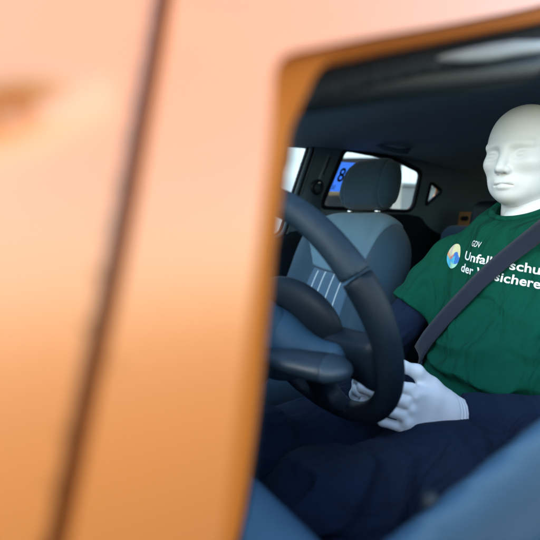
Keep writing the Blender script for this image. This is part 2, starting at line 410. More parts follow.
WR = round_poly([(-.478, 1.272), (-.392, 1.028), (-.955, 1.012), (-.962, 1.20), (-.78, 1.250)], [.03, .03, .05, .03, .2])
WQ = round_poly([(-1.04, 1.155), (-1.035, 1.04), (-1.128, 1.112)], [.02, .012, .02])
WF = round_poly([(-.297, 1.278), (-.20, .915), (-.1, .905), (.80, .86), (.76, 1.03), (.5, 1.14), (.2, 1.245), (-.12, 1.285)], [.03, .03, .1, .03, .03, .1, .1, .1])
def inner_y(x, z): return (-(.745-.20*(np.asarray(z, f32)-.9)-.06*np.maximum(-.9-np.asarray(x, f32), 0))).astype(f32)
def outer_skin_y(x, z): return -side_y(x, z)
cab = round_poly([(.86, .83), (.86, 1.03), (.5, 1.2), (.22, 1.30), (-.5, 1.33), (-1.1, 1.31), (-1.52, 1.24), (-1.52, .83)], .03)
passenger = empty('passenger_side', car)
link('pillar_trim', panel_mesh('pillar_trim', cab, [offset_poly(WF, .034), WR, WQ], inner_y, .02, .010, .010), M['trim'], passenger)
for nm, W_, a, b, mt, off in (('window_seal', WF, .000, -.007, 'rubber', 0), ('door_frame', WF, .018, .000, 'door_frame', .004), ('door_seal', WF, .026, .018, 'rubber', .006), ('door_frame', WF, .040, .026, 'door_frame', .001),
                              ('window_seal', WR, .010, -.008, 'rubber', .004), ('window_seal', WQ, .006, -.006, 'rubber', .004)):
    link(nm, panel_mesh(nm, offset_poly(W_, a), [offset_poly(W_, b)], lambda x, z, o=off: inner_y(x, z)+.004+o, .02, .004, .004), M[mt], passenger)
for W_ in (WF, WR, WQ):
    link('window_pane', panel_mesh('window_pane', offset_poly(W_, .026), [], lambda x, z: inner_y(x, z)-.02, .004, .012, .002), M['glass'], passenger)
body_out = round_poly([(.98, .26), (1.0, .6), (.98, 1.0), (.62, 1.225), (.24, 1.345), (-.5, 1.37), (-1.2, 1.30), (-1.6, 1.1), (-1.62, .4), (-1.45, .28), (-1.4, .5), (-1.25, .64), (-1.0, .64), (-.85, .5), (-.8, .26)],
                      [.03, .1, .05, .1, .1, .1, .1, .1, .1, .03, .1, .1, .1, .1, .03])
link('body_side', panel_mesh('body_side', body_out, [offset_poly(WF, .05), offset_poly(WR, .045), offset_poly(WQ, .03)], outer_skin_y, .012, .012, .01), M['orange'], passenger)
# lower inside of the far doors
def fdoor(P):
    x, y, z = P[..., 0], P[..., 1], P[..., 2]
    d = smax(y+.70+.02*np.sin(z*9), -(y+.77), .01); d = smax(d, z-.905-.1*np.clip((-.15-x)*2.2, 0, 1), .02); d = smax(d, .3-z, .01); d = smax(d, np.abs(x+.3)-1.15, .02)
    d = smax(d, -(y+side_y(x, z)-.016), .01)
    return smin(d, rbox(P, (.1, -.68, .66), (.28, .05, .03), .025), .05)
link('door_lining', sdf_mesh('door_lining', fdoor, (-1.5, -.8, .28), (.88, -.6, 1.04), .014), M['black'], passenger)
# belt height adjuster, webbing and guide loop on the far middle pillar
def pt(x, z, off=.0): return (x, float(inner_y(x, z))+off, z)
ad = round_poly([(-.408, 1.247), (-.392, 1.247), (-.352, 1.125), (-.370, 1.125)], .008)
link('belt_adjuster', panel_mesh('belt_adjuster', ad, [], lambda x, z: inner_y(x, z)+.012, .012, .003, .003), M['door_frame'], passenger)
link('adjuster_slot', panel_mesh('adjuster_slot', round_poly([(-.403, 1.235), (-.396, 1.235), (-.372, 1.16), (-.379, 1.16)], .003), [], lambda x, z: inner_y(x, z)+.018, .006, .002, .002), M['black'], passenger)
lp = [pt(-.345+.024*math.cos(a), 1.108+.026*math.sin(a), .03) for a in np.linspace(0, 2*math.pi, 20, endpoint=False)]
link('belt_guide', tube_mesh('belt_guide', lp, .008, 10, True), M['black'], passenger)
link('guide_bolt', sdf_mesh('guide_bolt', lambda P: ell(P, pt(-.352, 1.128, .03), (.011, .008, .011)), (-.38, -.75, 1.10), (-.32, -.62, 1.16), .003), M['chrome'], passenger)
def ribbon(name, pts, dirs, w, th=.0016):
    bm = bmesh.new(); rows = []
    for p, d in zip(pts, dirs):
        rows.append([bm.verts.new(Vector(p)+Vector(d)*w*s) for s in (-.5, -.25, 0, .25, .5)])
    for a, b in zip(rows, rows[1:]):
        for i in range(4): bm.faces.new((a[i], a[i+1], b[i+1], b[i]))
    bmesh.ops.recalc_face_normals(bm, faces=bm.faces[:])
    g = bmesh.ops.solidify(bm, geom=bm.faces[:], thickness=th)
    me = bpy.data.meshes.new(name); bm.to_mesh(me); bm.free(); return me
link('belt_webbing', ribbon('belt_webbing', [pt(-.345, 1.10, .03), pt(-.35, .95, .05), pt(-.36, .7, .06), pt(-.37, .4, .06)], [(1, 0, 0)]*4, .046), M['seat_dark'], passenger)
# grab handle / coat hook
link('grab_handle', tube_mesh('grab_handle', [(-.59, -.585, 1.292), (-.61, -.572, 1.275), (-.68, -.565, 1.266), (-.75, -.57, 1.268), (-.77, -.583, 1.285)], [.012, .012, .011, .012, .012], 12), M['trim'], passenger)

# roof and headliner
def roof_z(x, y, top):
    return top - .055*np.abs(y/.66)**4 - .10*np.clip((-.55-x)/.9, 0, 2)**2 - .05*np.clip((x-.0)/.35, 0, 2)**2
def sheet(name, xs, ys, zf, th):
    X, Y = np.meshgrid(xs, ys, indexing='ij'); n, m = X.shape
    A = np.stack([X, Y, zf(X, Y)], -1).reshape(-1, 3); B = A-np.array([0, 0, th]); V = np.concatenate([A, B]); k = n*m
    i = np.arange(n*m).reshape(n, m); F = np.stack([i[:-1, :-1], i[1:, :-1], i[1:, 1:], i[:-1, 1:]], -1).reshape(-1, 4)
    e = []
    for L in (i[0, :], i[-1, ::-1], i[::-1, 0], i[:, -1]): e += [(L[j], L[j+1], L[j+1]+k, L[j]+k) for j in range(len(L)-1)]
    return np_mesh(name, V, np.concatenate([F, F[:, ::-1]+k, np.array(e)]))
link('headliner', sheet('headliner', np.linspace(.28, -1.5, 60), np.linspace(-.672, .672, 50), lambda x, y: roof_z(x, y, 1.335), .015), M['headliner'], car)
link('roof', sheet('roof', np.linspace(.26, -1.55, 50), np.linspace(-.685, .685, 40), lambda x, y: roof_z(x, y, 1.372), .012), M['orange'], car)
# wind screen, bonnet, bulkhead, floor, tail
def ws(x, y): return 1.315-(x-.27)*.40-.03*(y/.65)**2
link('windscreen', sheet('windscreen', np.linspace(.97, .26, 14), np.linspace(-.68, .68, 16), ws, .005), M['screen'], car)
link('bonnet', sheet('bonnet', np.linspace(1.95, .98, 24), np.linspace(-.74, .74, 24), lambda x, y: 1.02-.16*(x-.98)-.13*np.clip(x-1.3, 0, 1)**2-.09*np.abs(y/.74)**3, .01), M['orange'], car)
link('bulkhead', box_mesh('bulkhead', (1.04, -.74, .26), (1.07, .74, .95), .004), M['carpet'], car)
link('floor_carpet', box_mesh('floor_carpet', (-1.5, -.76, .2), (1.04, .76, .27), .01), M['carpet'], car)
link('tailgate', box_mesh('tailgate', (-1.60, -.70, .3), (-1.53, .70, 1.26), .02), M['trim'], car)
for s in (1, -1):
    for x in (1.38, -1.13): wheel_parts(car, x, s*.74, .29, .29, .19)
# near side behind the driver door
WRl, WQl = WR, WQ
rear_l = round_poly([(-.31, .84), (-.232, .30), (-.8, .26), (-.85, .5), (-1.0, .64), (-1.25, .64), (-1.4, .5), (-1.45, .28), (-1.62, .4), (-1.6, 1.1), (-1.2, 1.30), (-.5, 1.37), (.2, 1.345), (.2, 1.312), (-.2, 1.342), (-.376, 1.296)],
                    [.05, .05, .03, .1, .1, .1, .1, .03, .1, .1, .1, .1, .02, .02, .05, .03])
link('rear_quarter', panel_mesh('rear_quarter', rear_l, [offset_poly(WR, .012), offset_poly(WQ, .012)], side_y, .012, .014, .01), M['orange'], car)
cabl = round_poly([(-.25, .40), (-.33, 1.31), (-.5, 1.33), (-1.1, 1.31), (-1.52, 1.24), (-1.52, .40)], .03)
link('rear_lining', panel_mesh('rear_lining', cabl, [WR, WQ], lambda x, z: np.minimum(-inner_y(x, z), side_y(x, z)-.022).astype(f32), .02, .014, .01), M['trim'], car)
for W_ in (WR, WQ):
    link('rear_pane', panel_mesh('rear_pane', offset_poly(W_, .026), [], lambda x, z: -inner_y(x, z)+.025, .004, .014, .002), M['glass'], car)
# inner trim of the driver's front pillar and the rail above the door
link('pillar_cover', tube_mesh('pillar_cover', [(.90, .715, .995), (.76, .708, 1.045), (.704, .70, 1.065), (.63, .695, 1.082), (.563, .69, 1.096), (.479, .685, 1.115), (.33, .66, 1.19), (.15, .645, 1.275), (-.1, .635, 1.295), (-.4, .63, 1.295)], [.012, .012, .012, .012, .012, .012, .02, .03, .03, .03], 16), M['black'], car)
link('pillar_cover', tube_mesh('pillar_cover', [(.90, -.725, 1.005), (.62, -.70, 1.115), (.33, -.665, 1.225), (.15, -.645, 1.275)], .028, 12), M['black'], car)
link('seal_reflection', tube_mesh('seal_reflection', [(.633, .728, 1.086), (.608, .7275, 1.0915), (.582, .727, 1.098), (.556, .7265, 1.105), (.525, .725, 1.112), (.47, .72, 1.131)], [.001, .0035, .005, .005, .0045, .003], 12), M['visor'], car)  # added pale strip, stands in for a bright reflection along the door seal
# sun visor over the wheel
def visf(P): return rbox(P, (.20, .36, 1.292), (.075, .20, .009), .008, rotm(0, 8, 0))
link('sun_visor', sdf_mesh('sun_visor', visf, (.10, .13, 1.25), (.31, .59, 1.33), .006), M['visor'], car)

# dashboard
def dashf(P):
    x, y, z = P[..., 0], P[..., 1], P[..., 2]
    top = .809+.08*np.clip((.62-np.abs(y-.0))/.22, 0, 1)**1.0*np.clip((x-.66)/.2, 0, 1)
    d = smax(z-top, .68-x+.35*np.clip(.78-z, 0, .3)*-1, .03)
    d = smax(d, .50-z, .03); d = smax(d, x-1.04, .01); d = smax(d, np.abs(y)-.725, .02)
    hood = ell(P, (.70, .36, .84), (.13, .15, .085)); return smin(d, hood, .04)
link('dashboard', sdf_mesh('dashboard', dashf, (.54, -.76, .46), (1.08, .76, .98), .014), M['dash'], car)

# steering column, stalk and wheel
TL = R(23.17); WC = Vector((.469, .36, .862)); E1 = Vector((math.sin(TL), 0, math.cos(TL))); E2 = Vector((0, 1, 0)); NN = Vector((-math.cos(TL), 0, math.sin(TL)))
def wp(u, v, w=0): return tuple(WC+E1*u+E2*v+NN*w)          # u up the wheel, v towards the door, w towards the driver
WM = np.array([E1, E2, NN], f32).T
sc = empty('steering_column', car)
def shr(P):
    q = (P-arr(*WC)) @ WM; u, v, w = q[..., 0], q[..., 1], q[..., 2]
    r = np.sqrt((u/1.05)**2+(v/1.0)**2); d = smax(r-(.052+.10*np.clip(-w-.05, 0, .3)), np.abs(w+.16)-.125, .03)
    return d
link('column_shroud', sdf_mesh('column_shroud', shr, (.40, .18, .56), (.82, .54, .98), .006), M['dash'], sc)
def stalkf(P):
    d = chain(P, [(.585, .385, .825), (.565, .42, .825), (.54, .455, .822), (.518, .485, .818), (.512, .494, .817)], [.012, .015, .022, .025, .020], .02)
    return d
def squash(f, c, ax, k):
    def g(P):
        q = P.copy(); q[..., ax] = c+(q[..., ax]-c)*k; return f(q)/k
    return g
link('indicator_stalk', sdf_mesh('indicator_stalk', squash(stalkf, .820, 2, 1.8), (.46, .36, .77), (.60, .56, .86), .004), M['stalk'], sc)
link('stalk_end', sdf_mesh('stalk_end', lambda P: smax(squash(stalkf, .820, 2, 1.8)(P)-.0015, .488-(P[..., 1])+(P[..., 0]-.515)*.6, .003), (.46, .36, .77), (.60, .56, .86), .003), M['stalk_end'], sc)
wheel = empty('steering_wheel', car)
RM = .174
def rimf(P):
    q = (P-arr(*WC)) @ WM; u, v, w = q[..., 0], q[..., 1], q[..., 2]
    a = np.arctan2(v, u); r = np.sqrt(u*u+v*v)
    flat = np.maximum(-u-.150, 0)
    t = .0162+.002*np.exp(-((np.abs(a)-1.25)/.3)**2)
    return np.sqrt((r-RM+flat*.35)**2+(w/1.08)**2)-t, u, v
def rim_low(P):
    d, u, v = rimf(P); return smax(d, np.cos(np.arctan2(v, u))-.42, .003)
def rim_top(P):
    d, u, v = rimf(P); return smax(d-.0006, .43-np.cos(np.arctan2(v, u)), .003)
bb = ((.34, .15, .64), (.60, .57, 1.08))
link('rim', sdf_mesh('rim', rim_low, *bb, .0045), M['leather'], wheel)
link('rim_grip', sdf_mesh('rim_grip', rim_top, *bb, .0045), M['leather_top'], wheel)
def webf(P):
    q = (P-arr(*WC)) @ WM; u, v, w = q[..., 0], np.abs(q[..., 1]), q[..., 2]
    d = smax(np.sqrt(u*u+v*v)-.166, u+.012-.10*np.maximum(v-.1, 0), .012)
    ca, sa = math.cos(R(21)), math.sin(R(21)); a = (v-.082)*ca+(u+.114)*sa; b = -(v-.082)*sa+(u+.114)*ca
    hole = (np.sqrt((a/.060)**2+(b/.033)**2)-1)*.034
    return smax(smax(d, -hole, .008), np.abs(w+.004)-.019, .016)
for sg in (1, -1): link('spoke', sdf_mesh('spoke', lambda P: smax(webf(P), -sg*(P[..., 1]-.36)-.001, .002), *bb, .0045), M['leather'], wheel)
def housf(P):
    q = (P-arr(*WC)) @ WM; return smin(ell(q, (-.022, 0, -.055), (.055, .078, .045)), cap(q, (-.03, .05, -.04), (-.030, .105, -.030), .020, .016), .02)
link('hub_housing', sdf_mesh('hub_housing', housf, *bb, .0045), M['dash'], wheel)
def hubf(P):
    q = (P-arr(*WC)) @ WM; d = ell(q, (-.006, 0, -.004), (.060, .096, .028)); return d
link('airbag_cover', sdf_mesh('airbag_cover', hubf, *bb, .0045), M['black'], wheel)

# front seats: local frame u across, v up the back, w forwards
def make_seat():
    s = empty('front_seat', car, (-.12, -.362, .472)); rec = R(20)
    A = np.array([(0, 1, 0), (-math.sin(rec), 0, math.cos(rec)), (math.cos(rec), 0, math.sin(rec))], f32).T
    def backf(P):
        q = P @ A; u, v, w = q[..., 0], q[..., 1], q[..., 2]
        half = .275-.10*np.clip((v-.36)/.22, 0, 1)**2; hv = np.abs(v-.25)-.31
        d2 = smax(np.abs(u)-half, hv, .12)
        d = smax(d2, np.abs(w+.01*np.cos(u*12))-.052, .06)
        for sg in (-1, 1): d = smin(d, cap(q, (sg*.230, .02, .035), (sg*.190, .44, .03), .048, .028), .05)
        d = smin(d, ell(q, (0, .16, .045), (.15, .16, .025)), .04)
        return d+.0012*np.sin(u*40)*0, u, v, w
    B = ((-.34, -.31, -.12), (.20, .31, .62))
    link('backrest', sdf_mesh('backrest', lambda P: backf(P)[0], *B, .007), M['seat_dark'], s)
    def topf(P):
        d, u, v, w = backf(P); edge = .165-.42*np.clip(.44-v, 0, .3)*.55
        return np.maximum(smax(smax(d-.004, np.abs(u)-edge-.03*np.clip((v-.40)/.1, -1, 1), .006), .33-v+.9*u*u, .006), -w-.02)
    link('upper_panel', sdf_mesh('upper_panel', topf, *B, .006), M['seat_light'], s)
    def midf(P):
        d, u, v, w = backf(P)
        return np.maximum(smax(smax(d-.003, np.abs(u)-.115, .006), v-.33-.9*u*u+.004, .006), -w+.0)
    link('centre_panel', sdf_mesh('centre_panel', midf, *B, .006), M['seat_mid'], s)
    for uu in (-.075, -.030, .022, .068):
        def st(P, uu=uu):
            d, u, v, w = backf(P)
            return np.maximum(np.maximum(np.maximum(np.maximum(d-.0055, np.abs(u-uu)-.0028), np.maximum(v-.325, .0-v)), -w+.01), -(d+.004))
        me = sdf_mesh('piping', st, (-.16, uu-.012, -.05), (.14, uu+.012, .36), .003)
        link('piping', me, M['stripe'], s)
    def hr(P):
        q = P @ A; u, v, w = q[..., 0], q[..., 1], q[..., 2]
        q = q-arr(.017, 0, 0); u = q[..., 0]; hw = .128-.10*np.clip(v-.66, -.1, .1)
        d = smax(smax(np.abs(u)-hw, np.abs(v-.664)-.090, .07), np.abs(w-.012-.5*u*u-.06*(v-.65))-.046, .05)
        return d+.0026*np.exp(-((np.abs(u)-.088)/.0045)**2)+.0022*np.exp(-((v-.600)/.0045)**2)
    link('headrest', sdf_mesh('headrest', hr, (-.34, -.17, .46), (-.10, .17, .76), .004), M['seat_dark'], s)
    for sg in (-1, 1):
        link('headrest_post', tube_mesh('headrest_post', [tuple(A @ arr(sg*.07+.017, .5, .012)), tuple(A @ arr(sg*.07+.017, .62, .012))], .0065, 12), M['chrome'], s)
        link('post_collar', sdf_mesh('post_collar', lambda P: ell(P, tuple(A @ arr(sg*.07+.017, .566, .012)), (.012, .012, .009)), tuple(A @ arr(sg*.07+.017, .566, .012)-.025), tuple(A @ arr(sg*.07+.017, .566, .012)+.025), .003), M['chrome'], s)
    def cush(P):
        x, y, z = P[..., 0], P[..., 1], P[..., 2]
        d = rbox(P, (.26, 0, -.02), (.27, .235, .075), .05, rotm(0, -6, 0))
        for sg in (-1, 1): d = smin(d, cap(P, (.05, sg*.19, .03), (.44, sg*.185, .06), .05, .045), .05)
        return d
    link('cushion', sdf_mesh('cushion', cush, (-.06, -.28, -.15), (.58, .28, .17), .012), M['seat_dark'], s)
    link('seat_base', box_mesh('seat_base', (0, -.2, -.22), (.45, .2, -.08), .02), M['black'], s)
    return s
seat = make_seat()
def copy_part(src, parent, dloc):
    r = src.copy(); col.objects.link(r); r.parent = parent; r.location = Vector(src.location)+Vector(dloc)
    for ch in src.children:
        c = ch.copy(); col.objects.link(c); c.parent = r
    return r
copy_part(seat, car, (-.01, .722, .008))
# rear bench
rb = empty('rear_bench', car)
link('cushion', sdf_mesh('cushion', lambda P: rbox(P, (-.82, 0, .48), (.24, .62, .09), .06), (-1.1, -.66, .36), (-.54, .66, .6), .02), M['seat_dark'], rb)
link('backrest', sdf_mesh('backrest', lambda P: rbox(P, (-1.02, 0, .70), (.07, .60, .25), .06, rotm(0, -14, 0)), (-1.26, -.66, .4), (-.84, .66, .99), .02), M['seat_dark'], rb)
for y in (-.40, 0, .40):
    link('headrest', sdf_mesh('headrest', lambda P: rbox(P, (-1.09, y, .985), (.04, .075, .075), .045, rotm(0, -14, 0)), (-1.2, y-.14, .88), (-.98, y+.14, 1.12), .009), M['black'], rb)
link('parcel_shelf', box_mesh('parcel_shelf', (-1.52, -.66, .90), (-1.24, .66, .925), .008), M['black'], rb)
cb = empty('cardboard_box', loc=(-1.36, -.66, .926)); tag(cb, 'small brown cardboard box lying on the parcel shelf behind the shoulder', 'box')
link('carton', box_mesh('carton', (-.07, -.07, 0), (.07, .07, .085), .004), M['card'], cb, False)
link('hand_hole', sdf_mesh('hand_hole', lambda P: cap(P, (.07, -.01, .05), (.07, .012, .05), .012), (.05, -.035, .02), (.09, .035, .08), .003), M['black'], cb)

# ------------------------------------------------------------------ numbered blue film on the far rear window
pl = empty('number_sticker', loc=pt(-.45, 1.155, .0)); tag(pl, 'blue sticker with a dark number 8 on the far rear window', 'sticker')
def on_pane(x, z, o): return Vector((x, float(inner_y(x, z))-.016+o, z))-Vector(pl.location)
k = 8; bm = bmesh.new(); g = []
for i in range(k+1):
    t = i/k; z = 1.222-.125*t; xl = -.430+.038*t; xr = -.585+.038*t
    g.append([bm.verts.new(on_pane(xl+(xr-xl)*j/k, z, 0)) for j in range(k+1)])
for i in range(k):
    for j in range(k): bm.faces.new((g[i][j], g[i+1][j], g[i+1][j+1], g[i][j+1]))
nt = M['blue_sign'].node_tree; tr = nt.nodes.new('ShaderNodeBsdfTranslucent'); tr.inputs[0].default_value = (.10, .28, .95, 1); ms = nt.nodes.new('ShaderNodeMixShader'); ms.inputs[0].default_value = .75
nt.links.new(nt.nodes['Principled BSDF'].outputs[0], ms.inputs[1]); nt.links.new(tr.outputs[0], ms.inputs[2]); nt.links.new(ms.outputs[0], nt.nodes['Material Output'].inputs[0])
bmesh.ops.recalc_face_normals(bm, faces=bm.faces[:])
me = bpy.data.meshes.new('film'); bm.to_mesh(me); bm.free(); link('film', me, M['blue_sign'], pl, False)
def text_mesh(s, bold=0., shear=0., maxlen=None):
    cu = bpy.data.curves.new('t', 'FONT'); cu.body = s; cu.size = 1; cu.offset = bold; cu.shear = shear; cu.resolution_u = 5; cu.space_character = 1.02
    ob = bpy.data.objects.new('t', cu); col.objects.link(ob); dg = bpy.context.evaluated_depsgraph_get(); dg.update()
    me = bpy.data.meshes.new_from_object(ob.evaluated_get(dg)); bpy.data.objects.remove(ob)
    bm = bmesh.new(); bm.from_mesh(me); bpy.data.meshes.remove(me); bmesh.ops.triangulate(bm, faces=bm.faces[:])
    if maxlen:
        for _ in range(4):
            e = [x for x in bm.edges if x.calc_length() > maxlen]
            if not e: break
            bmesh.ops.subdivide_edges(bm, edges=e, cuts=1); bmesh.ops.triangulate(bm, faces=bm.faces[:])
    bmesh.ops.remove_doubles(bm, verts=bm.verts[:], dist=1e-5)
    return bm
def sticker_text(name, s, x0, z0, sx, sz, bold):
    bm = text_mesh(s, bold, 0)
    for v in bm.verts:
        z = z0+v.co.y*sz; v.co = on_pane(x0-v.co.x*sx-.30*(z-1.1), z, .0022)
    me = bpy.data.meshes.new(name); bm.to_mesh(me); bm.free(); link(name, me, M['ink'], pl, False)
sticker_text('numeral', '8', -.462, 1.140, .074, .082, .018)
sticker_text('lettering', 'ETT30', -.414, 1.106, .0205, .024, .01)

# ------------------------------------------------------------------ the mannequin
man = empty('mannequin', loc=(0, .36, .5)); man['world_parts'] = True; tag(man, 'bald white mannequin in a green printed t-shirt belted in at the steering wheel', 'mannequin')
HD = (-.105, .342, 1.117); HROT = rotm(0, 2, 6); HS = .88
def headf(P):
    q = ((P-arr(*HD)) @ HROT)/HS
    q = q.copy(); sy = q[..., 1]; q[..., 1] = np.abs(sy)
    d = ell(q, (-.014, 0, .032), (.099, .076, .085))
    d = smin(d, ell(q, (.022, 0, -.03), (.068, .056, .080)), .04)
    d = smin(d, ell(q, (.052, 0, -.083), (.036, .029, .025)), .03)
    d = smin(d, ell(q, (.010, .035, -.058), (.050, .020, .032)), .035)
    d = smin(d, ell(q, (.055, .039, -.017), (.027, .021, .018)), .020)
    d = smin(d, cap(q, (.083, .006, .022), (.068, .046, .021), .0085, .007), .012)          # brow
    d = smax(d, -ell(q, (.100, .030, .003), (.0255, .021, .0150)), .010)                      # eye socket
    d = smin(d, ell(q, (.0675, .031, .001), (.0155, .018, .0115)), .003)                     # closed lid
    d = smax(d, -cap(q, (.0845, .018, .002), (.078, .045, .003), .0026), .002)             # lid line
    d = smin(d, cap(q, (.086, 0, .016), (.107, 0, -.027), .0065, .0095), .012)              # nose
    d = smin(d, ell(q, (.106, 0, -.031), (.012, .010, .009)), .006)
    d = smin(d, ell(q, (.096, .011, -.034), (.010, .0065, .0075)), .006)
    d = smax(d, -ell(q, (.104, .0062, -.0415), (.006, .003, .0025)), .003)
    d = smin(d, ell(q, (.078, 0, -.060), (.017, .026, .014)), .014)                         # muzzle
    d = smin(d, ell(q, (.0925, .005, -.0585), (.006, .014, .0040)), .006)
    d = smin(d, ell(q, (.0905, 0, -.0700), (.0065, .012, .0050)), .006)
    d = smax(d, -cap(q, (.0995, 0, -.0638), (.088, .020, -.0670), .0013), .003)
    ear = ell(q, (-.012, .077, -.004), (.017, .007, .031), rotm(0, -12, 14)); ear = smax(ear, -ell(q, (-.008, .084, -.001), (.010, .006, .020)), .006)
    d = smin(d, ear, .008)
    d = smin(d, cap(q, (-.030, 0, -.05), (-.030, 0, -.24), .054, .060), .02)
    return d*HS
neck_me = sdf_mesh('head', headf, (-.25, .24, .93), (.03, .46, 1.235), .0017)

def frame_pts(o, h, t, b):
    o, h, t, b = map(Vector, (o, h, t, b)); return lambda x, y, z: tuple(o+h*x+t*y+b*z)
def handf(sign):
    """hand with thumb up closing on the lower rim; local x along the hand, y to the thumb, z out of the back of the hand"""
    if sign > 0: w0 = Vector((.212, .434, .668)); k0 = Vector((.328, .420, .706))
    else: w0 = Vector((.215, .255, .672)); k0 = Vector((.315, .315, .705))
    h = (k0-w0).normalized(); up = Vector((-.25, 0, 1)); t = (up-h*up.dot(h)).normalized(); b = t.cross(h)*sign*-1
    if b.y*sign < 0: b = -b
    L = frame_pts(w0, h, t, b); ch = []
    fing = [(.030, .098, .042, .027, .021, .0088), (.010, .103, .046, .030, .022, .0090), (-.011, .099, .043, .028, .021, .0086), (-.031, .091, .034, .021, .018, .0075)]
    bends = [(22, 72, 112), (28, 80, 122), (32, 86, 128), (38, 92, 132)]
    for (y, x, l1, l2, l3, r), bd in zip(fing, bends):
        p = [(x*.42, y*.7, 0), (x, y, 0)]; cx, cz = x, 0.; yy = y
        for l, a in zip((l1, l2, l3), bd):
            cx += l*math.cos(R(a)); cz -= l*math.sin(R(a)); yy -= .001; p.append((cx, yy, cz))
        ch.append(([L(*q) for q in p], [r*1.25, r*1.12, r, r*.92, r*.82]))
    th = [(.012, .014, -.006), (.045, .040, -.014), (.082, .058, -.014), (.112, .060, -.018), (.128, .052, -.024)]
    ch.append(([L(*q) for q in th], [.017, .0145, .0105, .0095, .0075]))
    A = np.array([h, t, b], f32).T; W0 = arr(*w0)
    def f(P):
        q = (P-W0) @ A
        d = rbox(q, (.055, 0, 0), (.048, .038, .0135), .0125); d = smin(d, rbox(q, (.02, 0, 0), (.04, .028, .016), .015), .02)
        d = smin(d, ell(q, (.04, .022, -.012), (.035, .018, .015)), .02); d = smin(d, ell(q, (.045, -.026, -.008), (.04, .014, .014)), .015)
        for pts, rs in ch[:4]: d = smin(d, chain(P, pts, rs, .004), .0028)
        d = smin(d, chain(P, *ch[4], .008), .014)
        wr = cap(q, (.01, 0, 0), (-.075, 0, 0), .0275, .034)
        rib = np.where((q[..., 0] < .012), .0007*np.sin(q[..., 0]*900), 0); d = smin(d, wr, .02)+rib
        # knuckle relief and tendon grooves on the back of the hand
        d = d - .0012*np.exp(-((q[..., 0]-.098)/.010)**2)*np.cos(q[..., 1]*300)*(q[..., 2] > .004)
        return d
    lo = [min([w0[i]-.06 if i == 0 else w0[i]-.05]+[p[i]-.03 for c in ch for p in c[0]]) for i in range(3)]
    hi = [max([w0[i]+.05]+[p[i]+.03 for c in ch for p in c[0]]) for i in range(3)]
    return f, lo, hi, w0, h
ARM = {1: ((-.095, .525, .880), (-.01, .60, .655)), -1: ((-.095, .190, .880), (.055, .110, .665))}
def coref(P):
    d = ell(P, (-.10, .36, .84), (.09, .14, .15)); d = smin(d, ell(P, (-.02, .36, .64), (.09, .13, .14)), .08)
    d = smin(d, cap(P, (-.11, .355, .9), (-.12, .355, 1.0), .045), .04)
    for s in (1, -1):
        sh, el = ARM[s]; w0 = HANDS[s][3]
        d = smin(d, chain(P, [sh, el, tuple(w0-HANDS[s][4]*.04)], [.045, .036, .026], .02), .03)
        y = .36+.09*s; d = smin(d, chain(P, [(0, y, .56), (.49, .36+.08*s, .59), (.62, .36+.08*s, .36)], [.07, .05, .04], .03), .05)
    return d
HANDS = {s: handf(s) for s in (1, -1)}
bm = bmesh.new(); bm.from_mesh(neck_me)
for s in (1, -1):
    f, lo, hi, *_ = HANDS[s]; me = sdf_mesh('hand', f, lo, hi, .0017); bm.from_mesh(me)
bm.from_mesh(sdf_mesh('core', coref, (-.22, .03, .32), (.68, .72, 1.06), .010))
me = bpy.data.meshes.new('body'); bm.to_mesh(me); bm.free()
body = link('body', me, M['plaster'], man); 

NB = (-.085, .36, .99)
def torso(P):
    x, y, z = P[..., 0], P[..., 1]-.36, P[..., 2]
    d = ell(P, (-.108, .36, .835), (.118, .172, .165), rotm(0, -14, 0))
    d = smin(d, ell(P, (-.035, .36, .665), (.125, .160, .14), rotm(0, -12, 0)), .10)
    d = smin(d, cap(P, (-.105, .225, .890), (-.105, .49, .890), .057), .06)
    d = smin(d, cap(P, (-.11, .350, .92), (-.118, .343, 1.03), .070, .058), .085)
    return d
def shirtf(P):
    x, y, z = P[..., 0], P[..., 1]-.36, P[..., 2]
    wv = vnoise(P, 9.)*.9+vnoise(P, 17., 5.)*.45
    low = np.clip((.79-z)/.12, 0, 1)*np.clip((y+.13)/.05, .15, 1)
    r1 = np.abs(np.sin(z*58+y*4+wv*1.7+np.abs(y)*7)); r2 = np.abs(np.sin(z*41-y*11+wv*2.1+1.3))
    fold = low*(.022*(r1-.6)*(.6+.5*wv)+.009*(r2-.6))
    side = np.clip((np.abs(y)-.06)/.10, 0, 1)*np.clip((.97-z)/.1, 0, 1)
    fold2 = .006*side*np.clip((z-.74)/.06, 0, 1)*(np.abs(np.sin((np.abs(y)*.9-z*.7)*46+wv*1.9))-.6)*(.5+.6*np.abs(wv))
    dr = vnoise(P*arr(1, 1, .55), 14., 9.); dr2 = np.abs(np.sin((y*.85+z*.55)*38+wv*1.8)); up = np.clip((z-.72)/.1, 0, 1)*(.007*(np.abs(dr)-.3)+.004*(dr2-.6)*np.clip((.98-z)/.06, 0, 1))
    d = torso(P)+fold+fold2+up
    for s in (1, -1):
        sh, el = map(Vector, ARM[s]); m = sh+(el-sh)*.50
        a = cap(P, tuple(sh), tuple(m), .058, .060); ax = arr(*(el-sh).normalized())
        t = (P-arr(*sh)) @ ax; a = a+.0035*np.sin(t*75+wv*3.2)*np.clip(t/.06, 0, 1)*np.clip((.125-t)/.03, 0, 1)
        a = a-.0018/(1+np.exp(-(t-((m-sh).length-.020))*1500)); a = smax(a, ((P-arr(*m)) @ ax), .004); d = smin(d, a, .03)
    d = d+.0012*vnoise(P, 34., 2.)-.004
    # neck opening and hem
    n = arr(.42, 0, .90); d = smax(d, (P-arr(-.110, .345, 1.013)) @ n, .004)
    d = smax(d, -cap(P, (-.117, .343, .9), (-.118, .343, 1.1), .058), .004)
    d = smax(d, .585-z+.03*np.sin(y*20), .008)
    return d
